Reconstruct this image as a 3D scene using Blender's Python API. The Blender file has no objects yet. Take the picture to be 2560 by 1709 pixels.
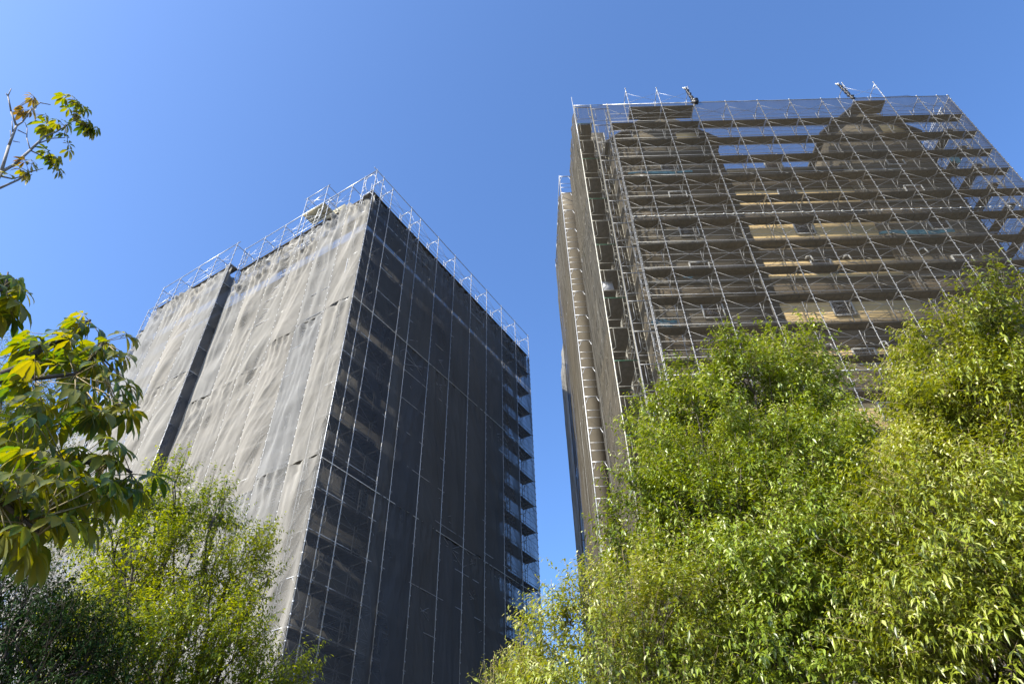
import bpy, math, random
import numpy as np
from mathutils import Matrix, Vector
rnd = random.Random(7)
RNG = np.random.default_rng(11)
S = bpy.context.scene

# ------------------------------------------------------------------ camera, sky, sun, exposure
CAM = np.array([0.0, 0.0, 1.6])
F_PX, CX, CY = 1707.0, 1280.0, 854.5
RX = np.array([9.99651908e-01, -2.63830010e-02, 0.0])        # world X, Y, Z seen in the camera's axes (x right, y down, z forward)
RY = np.array([1.76570468e-02, 6.69025502e-01, 7.43029681e-01])
RZ = np.array([-1.96033528e-02, -7.42771038e-01, 6.69258465e-01])
cd = bpy.data.cameras.new("camera"); cam = bpy.data.objects.new("camera", cd)
S.collection.objects.link(cam); S.camera = cam
cd.sensor_width = 36.0; cd.lens = 36.0 * F_PX / 2560.0; cd.clip_end = 5000
cam.matrix_world = Matrix(((RX[0], -RX[1], -RX[2], CAM[0]), (RY[0], -RY[1], -RY[2], CAM[1]), (RZ[0], -RZ[1], -RZ[2], CAM[2]), (0, 0, 0, 1)))
SUN_AZ, SUN_EL = math.radians(-124), math.radians(35)
SUN = Vector((math.sin(SUN_AZ) * math.cos(SUN_EL), math.cos(SUN_AZ) * math.cos(SUN_EL), math.sin(SUN_EL)))
W = bpy.data.worlds.new("World"); S.world = W; W.use_nodes = True
nt = W.node_tree; bg = nt.nodes["Background"]
sky = nt.nodes.new("ShaderNodeTexSky"); sky.sky_type = 'NISHITA'; sky.sun_disc = False
sky.sun_elevation = SUN_EL; sky.sun_rotation = SUN_AZ; sky.altitude = 0; sky.air_density = 1.0; sky.dust_density = 2.6; sky.ozone_density = 10.0
nt.links.new(sky.outputs[0], bg.inputs[0]); bg.inputs[1].default_value = 0.15
sd = bpy.data.lights.new("sun", 'SUN'); sd.energy = 4.2; sd.angle = math.radians(0.5); sd.color = (1.0, 0.93, 0.80)
sun = bpy.data.objects.new("sun", sd); S.collection.objects.link(sun); sun.rotation_euler = SUN.to_track_quat('Z', 'Y').to_euler()
S.view_settings.view_transform = 'Standard'; S.view_settings.look = 'None'; S.view_settings.exposure = 1.25; S.view_settings.gamma = 1
S.render.engine = 'CYCLES'
S.cycles.max_bounces = 8; S.cycles.transparent_max_bounces = 16; S.cycles.transmission_bounces = 4; S.cycles.diffuse_bounces = 4

# ------------------------------------------------------------------ helpers
def ray(px, py):
    d = np.array([px - CX, py - CY, F_PX]); w = np.array([RX @ d, RY @ d, RZ @ d]); return w / np.linalg.norm(w)
def at(px, py, D):                       # the point D metres away (along the ground) in the direction of a pixel of the 2560 x 1709 photo
    w = ray(px, py); return CAM + w * D / math.hypot(w[0], w[1])
COL = S.collection
def np_mesh(name, V, polys, mat, parent=None, smooth=False, tint=None):
    """polys: list of (n_faces x k) index arrays."""
    me = bpy.data.meshes.new(name)
    V = np.asarray(V, np.float32); me.vertices.add(len(V)); me.vertices.foreach_set("co", V.ravel())
    loops = np.concatenate([np.asarray(p, np.int32).ravel() for p in polys]) if polys else np.zeros(0, np.int32)
    tot = np.concatenate([np.full(len(p), np.asarray(p).shape[1], np.int32) for p in polys])
    st = np.concatenate([[0], np.cumsum(tot)[:-1]]).astype(np.int32)
    me.loops.add(len(loops)); me.loops.foreach_set("vertex_index", loops)
    me.polygons.add(len(tot)); me.polygons.foreach_set("loop_start", st); me.polygons.foreach_set("loop_total", tot)
    if smooth: me.polygons.foreach_set("use_smooth", np.ones(len(tot), bool))
    me.update(calc_edges=True)
    if tint is not None:
        a = me.attributes.new("tint", 'FLOAT', 'POINT'); a.data.foreach_set("value", np.asarray(tint, np.float32))
    if mat: me.materials.append(mat)
    o = bpy.data.objects.new(name, me); COL.objects.link(o)
    if parent: o.parent = parent; o.matrix_parent_inverse = Matrix.Translation(-parent.location)
    return o
class MB:
    def __init__(s): s.segs = []; s.V = []; s.F = []; s.n = 0
    def seg(s, p, q, r, r2=None): s.segs.append((*p, *q, r, r if r2 is None else r2)); return s
    def box(s, c, ax, ay, az):             # centre and three half-axis vectors
        c, ax, ay, az = (np.asarray(v, float) for v in (c, ax, ay, az))
        for sx in (-1, 1):
            for sy in (-1, 1):
                for sz in (-1, 1): s.V.append(c + sx * ax + sy * ay + sz * az)
        n = s.n; s.F += [(n, n+1, n+3, n+2), (n+4, n+6, n+7, n+5), (n, n+4, n+5, n+1), (n+2, n+3, n+7, n+6), (n, n+2, n+6, n+4), (n+1, n+5, n+7, n+3)]
        s.n += 8; return s
    def bx(s, x0, x1, y0, y1, z0, z1):
        return s.box(((x0+x1)/2, (y0+y1)/2, (z0+z1)/2), ((x1-x0)/2, 0, 0), (0, (y1-y0)/2, 0), (0, 0, (z1-z0)/2))
    def prism(s, pts, d):                  # closed outline pts (3-D) swept by the vector d
        k = len(pts); n = s.n; d = np.asarray(d, float)
        s.V += [np.asarray(p, float) for p in pts] + [np.asarray(p, float) + d for p in pts]
        s.F.append(tuple(n + i for i in range(k))); s.F.append(tuple(n + k + i for i in reversed(range(k))))
        for i in range(k): s.F.append((n + i, n + k + i, n + k + (i+1) % k, n + (i+1) % k))
        s.n += 2*k; return s
    def build(s, name, mat, parent=None, sides=6, smooth=False):
        if not s.V and not s.segs: return None
        V = [np.asarray(s.V, float).reshape(-1, 3)]; polys = []
        by = {}
        for f in s.F: by.setdefault(len(f), []).append(f)
        for k in by: polys.append(np.array(by[k]))
        if s.segs:
            A = np.array(s.segs, float); p, q, r, r2 = A[:, :3], A[:, 3:6], A[:, 6], A[:, 7]
            d = q - p; d /= np.linalg.norm(d, axis=1)[:, None] + 1e-9
            h = np.where(np.abs(d[:, 2:3]) > .9, np.array([[1., 0, 0]]), np.array([[0, 0, 1.]]))
            a = np.cross(d, h); a /= np.linalg.norm(a, axis=1)[:, None]; b = np.cross(d, a)
            N = len(A); t = np.arange(sides) * 2 * np.pi / sides
            ring = a[:, None] * np.cos(t)[None, :, None] + b[:, None] * np.sin(t)[None, :, None]
            vv = np.concatenate([p[:, None] + ring * r[:, None, None], q[:, None] + ring * r2[:, None, None]], 1)
            base = s.n + np.arange(N)[:, None, None] * 2 * sides; i = np.arange(sides); j = (i + 1) % sides
            f = np.stack([i, j, j + sides, i + sides], 1)[None] + base
            polys.append(f.reshape(-1, 4)); V.append(vv.reshape(-1, 3))
            polys.append((i[::-1][None] + base[:, 0]).reshape(-1, sides)); polys.append((i[None] + sides + base[:, 0]).reshape(-1, sides))
        return np_mesh(name, np.concatenate(V), polys, mat, parent, smooth)
def thing(name, label, cat, loc=(0, 0, 0), group=None):
    o = bpy.data.objects.new(name, None); COL.objects.link(o); o.location = tuple(float(v) for v in loc); o.empty_display_size = .3
    return tag(o, label, cat, group)
def tag(o, label, cat, group=None):
    o["label"] = label; o["category"] = cat
    if group: o["group"] = group
    return o
def vnoise(x, y, seed=0):                # smooth 2-D value noise in -1..1
    x = np.asarray(x, float); y = np.asarray(y, float)
    T = np.random.default_rng(seed).uniform(-1, 1, (64, 64))
    xi = np.floor(x).astype(int); yi = np.floor(y).astype(int); fx = x - xi; fy = y - yi
    fx = fx*fx*(3-2*fx); fy = fy*fy*(3-2*fy)
    g = lambda i, j: T[i % 64, j % 64]
    return (g(xi, yi)*(1-fx)+g(xi+1, yi)*fx)*(1-fy) + (g(xi, yi+1)*(1-fx)+g(xi+1, yi+1)*fx)*fy

# ------------------------------------------------------------------ materials
def mat(name, col, rough=.6, metal=0., noise=None, spec=.5, bump=0.):
    m = bpy.data.materials.new(name); m.use_nodes = True; t = m.node_tree; b = t.nodes["Principled BSDF"]
    b.inputs["Base Color"].default_value = (*col, 1); b.inputs["Roughness"].default_value = rough; b.inputs["Metallic"].default_value = metal
    b.inputs["Specular IOR Level"].default_value = spec
    if noise:
        sc, amt = noise; tc = t.nodes.new("ShaderNodeTexCoord"); n = t.nodes.new("ShaderNodeTexNoise"); n.inputs["Scale"].default_value = sc; n.inputs["Detail"].default_value = 8
        n.inputs["Roughness"].default_value = .65
        t.links.new(tc.outputs["Object"], n.inputs["Vector"])
        r = t.nodes.new("ShaderNodeValToRGB"); r.color_ramp.elements[0].position = .3; r.color_ramp.elements[1].position = .7
        r.color_ramp.elements[0].color = (*[c*(1-amt) for c in col], 1); r.color_ramp.elements[1].color = (*[min(1, c*(1+amt)) for c in col], 1)
        t.links.new(n.outputs[0], r.inputs[0]); t.links.new(r.outputs[0], b.inputs["Base Color"])
        if bump:
            bp = t.nodes.new("ShaderNodeBump"); bp.inputs["Distance"].default_value = bump; t.links.new(n.outputs[0], bp.inputs["Height"]); t.links.new(bp.outputs[0], b.inputs["Normal"])
    return m
def net_mat(name, col, a, bump, streak, crease=.55):
    """Fine woven safety net: each thread is opaque, the gaps are open, so it closes up when seen or lit at a slant."""
    m = bpy.data.materials.new(name); m.use_nodes = True; t = m.node_tree; L = t.links.new
    t.nodes.remove(t.nodes["Principled BSDF"]); out = t.nodes["Material Output"]
    tc = t.nodes.new("ShaderNodeTexCoord"); mp = t.nodes.new("ShaderNodeMapping"); mp.inputs["Scale"].default_value = streak
    L(tc.outputs["Object"], mp.inputs[0])
    n = t.nodes.new("ShaderNodeTexNoise"); n.inputs["Scale"].default_value = 1.0; n.inputs["Detail"].default_value = 6; n.inputs["Distortion"].default_value = .6; L(mp.outputs[0], n.inputs["Vector"])
    bp = t.nodes.new("ShaderNodeBump"); bp.inputs["Distance"].default_value = bump; bp.inputs["Strength"].default_value = 1; L(n.outputs[0], bp.inputs["Height"])
    if crease:
        dt = t.nodes.new("ShaderNodeVectorMath"); dt.operation = 'DOT_PRODUCT'; dt.inputs[1].default_value = (-.342, 1.372, 0); L(tc.outputs["Object"], dt.inputs[0])
        sx = t.nodes.new("ShaderNodeSeparateXYZ"); L(tc.outputs["Object"], sx.inputs[0])
        oi0 = t.nodes.new("ShaderNodeObjectInfo")
        def math_(op, a_, b_):
            q = t.nodes.new("ShaderNodeMath"); q.operation = op
            for k_, v_ in enumerate((a_, b_)):
                if v_ is None: continue
                if isinstance(v_, (int, float)): q.inputs[k_].default_value = v_
                else: L(v_, q.inputs[k_])
            return q.outputs[0]
        skew = math_('MULTIPLY', math_('SUBTRACT', oi0.outputs["Random"], .35), 1.1)
        hsum = n.outputs[0]
        for fs_, fz_, wt in ((.9, .16, 1.0), (2.6, .35, .35)):
            cx_ = math_('MULTIPLY', math_('ADD', dt.outputs["Value"], math_('MULTIPLY', sx.outputs["Z"], skew)), fs_)
            cz_ = math_('MULTIPLY', sx.outputs["Z"], fz_)
            cb = t.nodes.new("ShaderNodeCombineXYZ"); L(cx_, cb.inputs[0]); L(cz_, cb.inputs[1]); L(math_('MULTIPLY', oi0.outputs["Random"], 37.0), cb.inputs[2])
            nn = t.nodes.new("ShaderNodeTexNoise"); nn.inputs["Scale"].default_value = 1; nn.inputs["Detail"].default_value = 2; nn.inputs["Distortion"].default_value = .4; L(cb.outputs[0], nn.inputs["Vector"])
            rid = math_('SUBTRACT', 1.0, math_('POWER', math_('ABSOLUTE', math_('MULTIPLY', math_('SUBTRACT', nn.outputs[0], .5), 6.0), None), .7))
            hsum = math_('ADD', hsum, math_('MULTIPLY', rid, crease*wt))
        L(hsum, bp.inputs["Height"])
    n2 = t.nodes.new("ShaderNodeTexNoise"); n2.inputs["Scale"].default_value = .35; n2.inputs["Detail"].default_value = 5; L(tc.outputs["Object"], n2.inputs["Vector"])
    cr = t.nodes.new("ShaderNodeValToRGB"); e = cr.color_ramp.elements; e[0].position = .35; e[1].position = .65
    e[0].color = (*[c*.92 for c in col], 1); e[1].color = (*[c*1.05 for c in col], 1); L(n2.outputs[0], cr.inputs[0])
    oi = t.nodes.new("ShaderNodeObjectInfo"); tone = t.nodes.new("ShaderNodeValToRGB"); te = tone.color_ramp.elements; te[0].color = (.86, .88, .92, 1); te[1].color = (1.05, 1.01, .95, 1)
    mid = te.new(.5); mid.color = (.97, .95, .91, 1); L(oi.outputs["Random"], tone.inputs[0])
    mul = t.nodes.new("ShaderNodeMix"); mul.data_type = 'RGBA'; mul.blend_type = 'MULTIPLY'; mul.inputs[0].default_value = 1; L(cr.outputs[0], mul.inputs[6]); L(tone.outputs[0], mul.inputs[7])
    d = t.nodes.new("ShaderNodeBsdfDiffuse"); L(mul.outputs[2], d.inputs[0]); L(bp.outputs[0], d.inputs["Normal"])
    tl = t.nodes.new("ShaderNodeBsdfTranslucent"); L(mul.outputs[2], tl.inputs[0]); L(bp.outputs[0], tl.inputs["Normal"])
    mx = t.nodes.new("ShaderNodeMixShader"); mx.inputs[0].default_value = .12; L(d.outputs[0], mx.inputs[1]); L(tl.outputs[0], mx.inputs[2])
    g = t.nodes.new("ShaderNodeNewGeometry"); dot = t.nodes.new("ShaderNodeVectorMath"); dot.operation = 'DOT_PRODUCT'; L(g.outputs["Incoming"], dot.inputs[0]); L(g.outputs["Normal"], dot.inputs[1])
    ab = t.nodes.new("ShaderNodeMath"); ab.operation = 'ABSOLUTE'; L(dot.outputs["Value"], ab.inputs[0])
    mxx = t.nodes.new("ShaderNodeMath"); mxx.operation = 'MAXIMUM'; mxx.inputs[1].default_value = .08; L(ab.outputs[0], mxx.inputs[0])
    iv = t.nodes.new("ShaderNodeMath"); iv.operation = 'DIVIDE'; iv.inputs[0].default_value = 1; L(mxx.outputs[0], iv.inputs[1])
    pw = t.nodes.new("ShaderNodeMath"); pw.operation = 'POWER'; pw.inputs[0].default_value = 1 - a; L(iv.outputs[0], pw.inputs[1])
    tr = t.nodes.new("ShaderNodeBsdfTransparent")
    m2 = t.nodes.new("ShaderNodeMixShader"); L(pw.outputs[0], m2.inputs[0]); L(mx.outputs[0], m2.inputs[1]); L(tr.outputs[0], m2.inputs[2]); L(m2.outputs[0], out.inputs[0])
    return m
def leaf_mat(name, c0, c1, trans, rough=.35, spec=.6, pale=None):
    m = bpy.data.materials.new(name); m.use_nodes = True; t = m.node_tree; L = t.links.new; b = t.nodes["Principled BSDF"]; out = t.nodes["Material Output"]
    at_ = t.nodes.new("ShaderNodeAttribute"); at_.attribute_name = "tint"
    r = t.nodes.new("ShaderNodeValToRGB"); r.color_ramp.elements[0].color = (*c0, 1); r.color_ramp.elements[1].color = (*c1, 1); L(at_.outputs["Fac"], r.inputs[0])
    if pale: e = r.color_ramp.elements.new(.74); e.color = (*c1, 1); r.color_ramp.elements[2].position = 1; r.color_ramp.elements[2].color = (*pale, 1)  # pale stop: bright glints painted into the colour of some leaves
    L(r.outputs[0], b.inputs["Base Color"]); b.inputs["Roughness"].default_value = rough; b.inputs["Specular IOR Level"].default_value = spec
    tl = t.nodes.new("ShaderNodeBsdfTranslucent"); hs = t.nodes.new("ShaderNodeHueSaturation"); hs.inputs["Hue"].default_value = .475; hs.inputs["Saturation"].default_value = 1.25; hs.inputs["Value"].default_value = 2.2
    L(r.outputs[0], hs.inputs["Color"]); L(hs.outputs[0], tl.inputs[0])
    mx = t.nodes.new("ShaderNodeMixShader"); mx.inputs[0].default_value = trans; L(b.outputs[0], mx.inputs[1]); L(tl.outputs[0], mx.inputs[2]); L(mx.outputs[0], out.inputs[0])
    return m
M = dict(
    metal=mat("galvanised_tube", (.38, .385, .385), .42, .55, (9, .25)),
    old=mat("weathered_tube", (.42, .40, .33), .55, .3, (7, .3)),
    deck=mat("steel_deck", (.12, .108, .088), .6, .4, (5, .3)),
    green=mat("green_paint", (.03, .16, .08), .5, 0, (6, .3)),
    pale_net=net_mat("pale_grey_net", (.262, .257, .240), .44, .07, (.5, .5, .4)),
    shade_net=net_mat("grey_net_painted_shade", (.12, .122, .125), .66, .06, (1.8, 1.8, .30)),  # same netting as the pale one; shade put into a darker colour
    open_net=net_mat("open_net_painted_shade", (.10, .102, .106), .56, .04, (1.8, 1.8, .30)),  # colour also darkened to carry the right face's shade
    end_net=net_mat("open_net_end_painted_shade", (.09, .092, .095), .30, .05, (1.8, 1.8, .30)),  # same painted-in shade, thinner weave
    fine_net=net_mat("dark_mesh_net", (.054, .046, .033), .25, .03, (3, 3, .25), 0),
    side_net=net_mat("dark_mesh_net_doubled", (.085, .079, .066), .27, .12, (2.2, 2.2, .12), .8),
    taupe=mat("grey_brown_wall", (.10, .083, .055), .85, 0, (.8, .2), bump=.01),
    brown=mat("brown_wall_band", (.105, .08, .048), .8, 0, (1.5, .25)),
    cream=mat("cream_wall", (.72, .52, .24), .8, 0, (.7, .12)),
    grey=mat("concrete", (.15, .145, .125), .85, 0, (1.2, .2)),
    wall2=mat("beige_render", (.17, .158, .135), .85, 0, (.8, .15)),
    dark=mat("dark_roofing", (.05, .05, .05), .8, 0, (2, .3)),
    glass=mat("window_glass", (.03, .035, .04), .08, 0, None, .8),
    white=mat("white_frame", (.62, .62, .58), .5),
    bar=mat("bronze_bars", (.12, .10, .08), .5, .3),
    black=mat("black_sheeting", (.018, .017, .017), .45, 0, (12, .4)),
    blue=mat("blue_tarpaulin", (.03, .13, .19), .6, 0, (4, .3)),
    paper=mat("white_sheet", (.7, .72, .75), .6, 0, (5, .1)),
    tan=mat("tan_mesh_sheet", (.40, .36, .24), .8, 0, (5, .3)),
    bark=mat("bark", (.075, .06, .045), .9, 0, (12, .35), bump=.01),
    palebark=mat("pale_bark", (.24, .22, .19), .8, 0, (14, .3), bump=.005),
    twig=mat("green_brown_twig", (.24, .19, .09), .8),
    soil=mat("trodden_ground", (.075, .07, .06), .95, 0, (.6, .3)),
    leaf_bright=leaf_mat("bright_leaf", (.032, .060, .004), (.22, .29, .022), .22, .4, .7, (.50, .52, .24)),
    leaf_lime=leaf_mat("yellow_green_leaf", (.042, .066, .005), (.26, .30, .026), .22, .4, .7, (.50, .50, .24)),
    leaf_mid=leaf_mat("mid_green_leaf", (.03, .075, .004), (.24, .28, .012), .45),
    leaf_dark=leaf_mat("deep_green_shaded_leaf", (.008, .024, .006), (.028, .055, .012), .15, .75, .08),  # deep green, darkened further: the corner's shade is painted into the leaf colour
    leaf_big=leaf_mat("broad_autumn_leaf", (.035, .085, .022), (.20, .19, .012), .45, .4, .5),
    leaf_rust=leaf_mat("rust_leaf", (.13, .085, .02), (.27, .22, .02), .3),
)
# ------------------------------------------------------------------ ground
V = []; n = 60
gx = np.linspace(-1, 1, n); gx = np.sign(gx) * np.abs(gx)**2 * 1500
X, Y = np.meshgrid(gx, gx); V = np.stack([X, Y, 0*X], -1).reshape(-1, 3)
i = np.arange(n*n).reshape(n, n); ground = np_mesh("ground", V, [np.stack([i[:-1, :-1], i[:-1, 1:], i[1:, 1:], i[1:, :-1]], -1).reshape(-1, 4)], M['soil'])
ground["kind"] = "structure"

# ------------------------------------------------------------------ scaffold
H = 1.71
def scaffold_run(root, o, d, nin, nodes, w, ztop, nlev, metal='metal', deck_w=.5, deck_off=.12, decks=True, extra=(), topdeck=(), braces=True, skip=(), ladders=True, rail2=True, beam_mat=None, cap=.18, deckskip=()):
    """Frame scaffold along d from o; nin points at the wall. Decks at ztop - .. in steps of H."""
    o = np.asarray(o, float); d = np.asarray(d, float); nin = np.asarray(nin, float); up = np.array([0, 0, 1.])
    P = lambda s, t, z: o + d*s + nin*t + up*z
    ztd = ztop - cap - H                  # topmost full deck
    zs = [ztd - H*k for k in range(nlev)]
    zb = max(zs[-1] - H, 0.0)
    for k, s in enumerate(nodes):
        top = ztop + (H if k in extra else 0) + (.12 if rnd.random() < .5 else .05)
        m = MB(); r = .0213
        m.seg(P(s, 0, zb), P(s, 0, top), r)
        zz = zb + .3
        while zz < top:                    # couplers and clips
            m.seg(P(s, -.012, zz), P(s, -.012, zz+.06), .037); zz += .427
        m.seg(P(s, w, zb), P(s, w, top), r)
        levels = ([ztd+H+H] if k in extra else []) + [ztd+H] + zs
        for z in levels:
            m.seg(P(s, 0, z), P(s, w, z), .022)
            m.seg(P(s, 0, z-.42), P(s, .30*w, z-.02), .014); m.seg(P(s, w, z-.42), P(s, .70*w, z-.02), .014)
            if ladders:
                m.seg(P(s, w-.16, z-.06), P(s, w-.16, z-1.05), .014)
                m.seg(P(s, w-.16, z-1.05), P(s, w, z-1.2), .014)
                for q in (.45, .8): m.seg(P(s, w-.16, z-q), P(s, w, z-q), .011)
        m.build("upright_frame", M[metal], root)
    nl = len(nodes)
    for k in range(nl-1):
        if k in skip: continue
        a, b = nodes[k], nodes[k+1]
        if braces:
            m = MB()
            lv = ([ztd+H] if (k in extra and k+1 in extra) else []) + [ztd] + zs[1:] + [zs[-1]-H]
            for z in lv:
                if z < 0: continue
                for t in (.02, w-.02):
                    j = rnd.uniform(-.02, .02)
                    m.seg(P(a, t, z+.38+j), P(b, t, z+H-.28), .0082); m.seg(P(a, t, z+H-.28), P(b, t, z+.38-j), .0082)
            m.build("cross_brace", M['metal'], root)
    r = MB(); r.seg(P(nodes[0]-.25, 0, ztop), P(nodes[-1]+.1, 0, ztop), .026); r.build("top_rail", M['metal'], root)
    a, b = nodes[0], nodes[-1]
    allz = zs
    for q, z in enumerate(allz):
        if decks:
            m = MB()
            for k in range(nl-1):
                if k in skip or (q, k) in deckskip: continue
                s0, s1 = nodes[k]+.035, nodes[k+1]-.035
                zz = z + rnd.uniform(-.012, .012)
                m.box(P((s0+s1)/2, deck_off+deck_w/2, zz), d*(s1-s0)/2, nin*deck_w/2, up*.006)
                for t in (deck_off, deck_off+deck_w): m.box(P((s0+s1)/2, t, zz-.02), d*(s1-s0)/2, nin*.012, up*.03)
                for u in np.arange(s0+.3, s1-.1, .36): m.box(P(u, deck_off+deck_w/2, zz-.018), d*.015, nin*(deck_w/2-.02), up*.012)
            m.build("walkway_deck", M['deck'], root)
        m = MB(); zz = z+.95
        for u in (.5, .95): m.seg(P(a, w-.05, z+u), P(b, w-.05, z+u), .012)
        if rail2: m.seg(P(a, 0.045, z+.48), P(b, .045, z+.48), .008); m.seg(P(a, 0.03, z+.92), P(b, .03, z+.92), .009); m.seg(P(a, 0.0, z+.06), P(b, .0, z+.06), .016)
        m.build("guard_rail", M['metal'], root)
    for k in topdeck:
        s0, s1 = nodes[k]+.035, nodes[k+1]-.035; m = MB()
        m.box(P((s0+s1)/2, w/2, ztop-cap-.02), d*(s1-s0)/2, nin*(w/2-.06), up*.02); m.build("walkway_deck", M['deck'], root)
    return P
def net_sheets(root, o, d, nout, nodes, ztops, zbot, seams, material, res=.09, resz=.18, amp=.07, gap=.03, seed=0, billow=.05, name="net_sheet", sag=.35, inset=0., smooth=True, jag=0.):
    """One sheet of net per bay and per tier, laced to the posts, slack between them."""
    o = np.asarray(o, float); d = np.asarray(d, float); nout = np.asarray(nout, float)
    for k in range(len(nodes)-1):
        tiers = [None] + [q[k % len(q)] if isinstance(q, (list, tuple)) else q for q in seams] + [zbot]
        a, b = nodes[k]+gap, nodes[k+1]-gap
        za, zb_ = ztops[k], ztops[k+1]
        for j in range(len(tiers)-1):
            nx = max(3, int((b-a)/res)); lo = tiers[j+1]; hi = tiers[j]
            sj = rnd.uniform(-.06, .06) if j+1 < len(tiers)-1 else 0
            nz = max(3, int(((hi if hi else (za+zb_)/2)-lo)/resz))
            t = np.linspace(0, 1, nx+1); u = np.linspace(0, 1, nz+1)
            T, U = np.meshgrid(t, u)
            top = (za*(1-T) + zb_*T - sag*4*T*(1-T)*(.6+.4*math.sin(k*2.3+seed))) if hi is None else hi + .02 - .05*4*T*(1-T)*rnd.uniform(.0, 1.)
            bot = lo + .02 + sj*T*(1-T)*4
            Z = top*(1-U) + bot*U; Sx = a + (b-a)*T
            edge = np.sin(np.pi*T)**.6
            rg = lambda a_: 1-2*np.abs(a_)**.8
            sk = .45 + .35*math.sin(k*1.7+seed+j)
            msk = .5+.5*vnoise(Sx*.35+9, Z*.22, seed+6)
            w = .8*vnoise(Sx*.9+Z*.55, Z*.28-Sx*.25, seed+1) + .75*msk*rg(vnoise(Sx*1.5+Z*sk+7, Z*.16-Sx*.15, seed+2)) + .22*rg(vnoise(Sx*3.2+Z*sk*1.7+3, Z*.3-Sx*.3, seed+3))
            dtop = (top - Z)
            fan = np.cos(2*np.pi*(T*(2.5+k % 3) + .25*k))*np.exp(-dtop/1.3)*(.9 if hi is None else .35)
            # folds that run from the tied corners into the slack middle
            ang = np.arctan2(dtop+.05, (T if k % 2 else 1-T)*(b-a)+.05)
            fan2 = np.cos(ang*13+seed+k)*np.exp(-dtop/1.8)*np.exp(-((T if k % 2 else 1-T)*1.2))*(.8 if hi is None else .3)
            swag = (np.cos((dtop+.35*4*T*(1-T))*8.5+k)*np.exp(-dtop/.75)*np.sin(np.pi*T) if hi is None else 0)
            disp = amp*(w + 1.25*fan + 1.25*fan2 + 1.1*swag)*edge + billow*np.sin(np.pi*T)*np.sin(np.pi*U)*(1+vnoise(k*3.3+0*T, j*2.7+0*T, seed+5))
            if jag: disp = disp + jag*vnoise(Sx*3, Z*2.5, seed+9)
            Vv = o + d*Sx[..., None] + nout*(disp-inset)[..., None] + np.array([0, 0, 1.])*Z[..., None]
            i = np.arange((nx+1)*(nz+1)).reshape(nz+1, nx+1)
            np_mesh(name, Vv.reshape(-1, 3), [np.stack([i[:-1, :-1], i[1:, :-1], i[1:, 1:], i[:-1, 1:]], -1).reshape(-1, 4)], material, root, smooth)

# ================================================================== LEFT TOWER
DR = np.array([math.sin(math.radians(31)), math.cos(math.radians(31)), 0]); DL = np.array([-math.sin(math.radians(59)), math.cos(math.radians(59)), 0])
C0 = np.array([-7.54, 22.61, 0.]); UP = np.array([0, 0, 1.])
ZT = 35.6
def LP(u, v, z=0.): return C0 + DR*u + DL*v + UP*z
lt = thing("apartment_building", "pale beige apartment block hidden behind the grey sheets of the left scaffold", "building", LP(7, 10))
def lbox(m, u0, u1, v0, v1, z0, z1):
    m.box(LP((u0+u1)/2, (v0+v1)/2, (z0+z1)/2), DR*(u1-u0)/2, DL*(v1-v0)/2, UP*(z1-z0)/2)
m = MB(); lbox(m, 1.6, 15.4, 1.65, 19.2, 0, 32.5); m.build("wall", M['wall2'], lt)
m = MB(); lbox(m, 1.5, 15.5, 1.55, 19.3, 32.503, 32.8); m.build("roof", M['dark'], lt)
for k in range(11):                                       # balconies on both long faces, one window row per floor
    z = 1.2 + 2.75*k
    m = MB(); lbox(m, 1.15, 15.4, 1.15, 1.27, z, z+1.15); lbox(m, 1.15, 15.4, 1.275, 1.647, z, z+.16); m.build("balcony", M['wall2'], lt)
    m = MB(); lbox(m, 1.35, 1.47, 3.2, 18.6, z, z+1.1); lbox(m, 1.475, 1.597, 3.2, 18.6, z, z+.16); m.build("balcony", M['wall2'], lt)
for k in range(9):
    z = 4.2 + 2.75*k + .25
    for (u) in (3.6, 7.0, 10.4):
        f = MB()
        for a, b, c, e in ((u-.86, u-.8, z, z+1.7), (u+.8, u+.86, z, z+1.7), (u-.86, u+.86, z+1.7, z+1.76)): lbox(f, a, b, 1.605, 1.647, c, e)
        fo = f.build("window", M['white'], lt)
        g = MB(); lbox(g, u-.8, u+.8, 1.625, 1.646, z, z+1.7); g.build("pane", M['glass'], fo)
sl = thing("scaffold", "tall frame scaffold wrapped in pale grey netting with bare frames sticking out on top", "scaffold", LP(0, 0))
RN = [0, .6, 1.45, 3.22, 4.1, 5.95, 7.75, 9.6, 11.45, 13.3, 15.1, 16.93]
scaffold_run(sl, LP(0, 0), DR, DL, RN, .91, ZT, 20, deck_off=.1, deck_w=.72)
LN1 = [0, 1.84, 3.66, 5.5, 7.3, 9.1, 10.93]
scaffold_run(sl, LP(0, 0), DL, DR, LN1[1:], .91, ZT, 20, deck_off=.1, deck_w=.5)
m = MB(); m.seg(LP(0, 0, ZT), LP(0, 4.2, ZT), .03); m.build("top_rail", M['metal'], sl)
for k in range(20):
    z = ZT-.18-H*(k+1); MB().box(LP(.35, .92, z-.03), DR*.25, DL*.88, UP*.012).build("walkway_deck", M['deck'], sl)
LN2 = [10.93, 12.75, 14.5, 16.35, 18.13]
scaffold_run(sl, LP(-.61, 0), DL, DR, LN2, .91, ZT, 20, deck_off=.1, deck_w=.5)
LN3 = [18.25, 19.3, 20.3]
scaffold_run(sl, LP(0, 0), DL, DR, LN3, .91, ZT-.4, 20, deck_off=.1, deck_w=.5)
# far end return of the right face: open frames with the sky behind
EN = [.0, 1.83, 3.66, 5.5]
scaffold_run(sl, LP(16.93, 0), DL, -DR, EN[1:], .61, ZT, 20, deck_off=.05, deck_w=.5)
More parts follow.
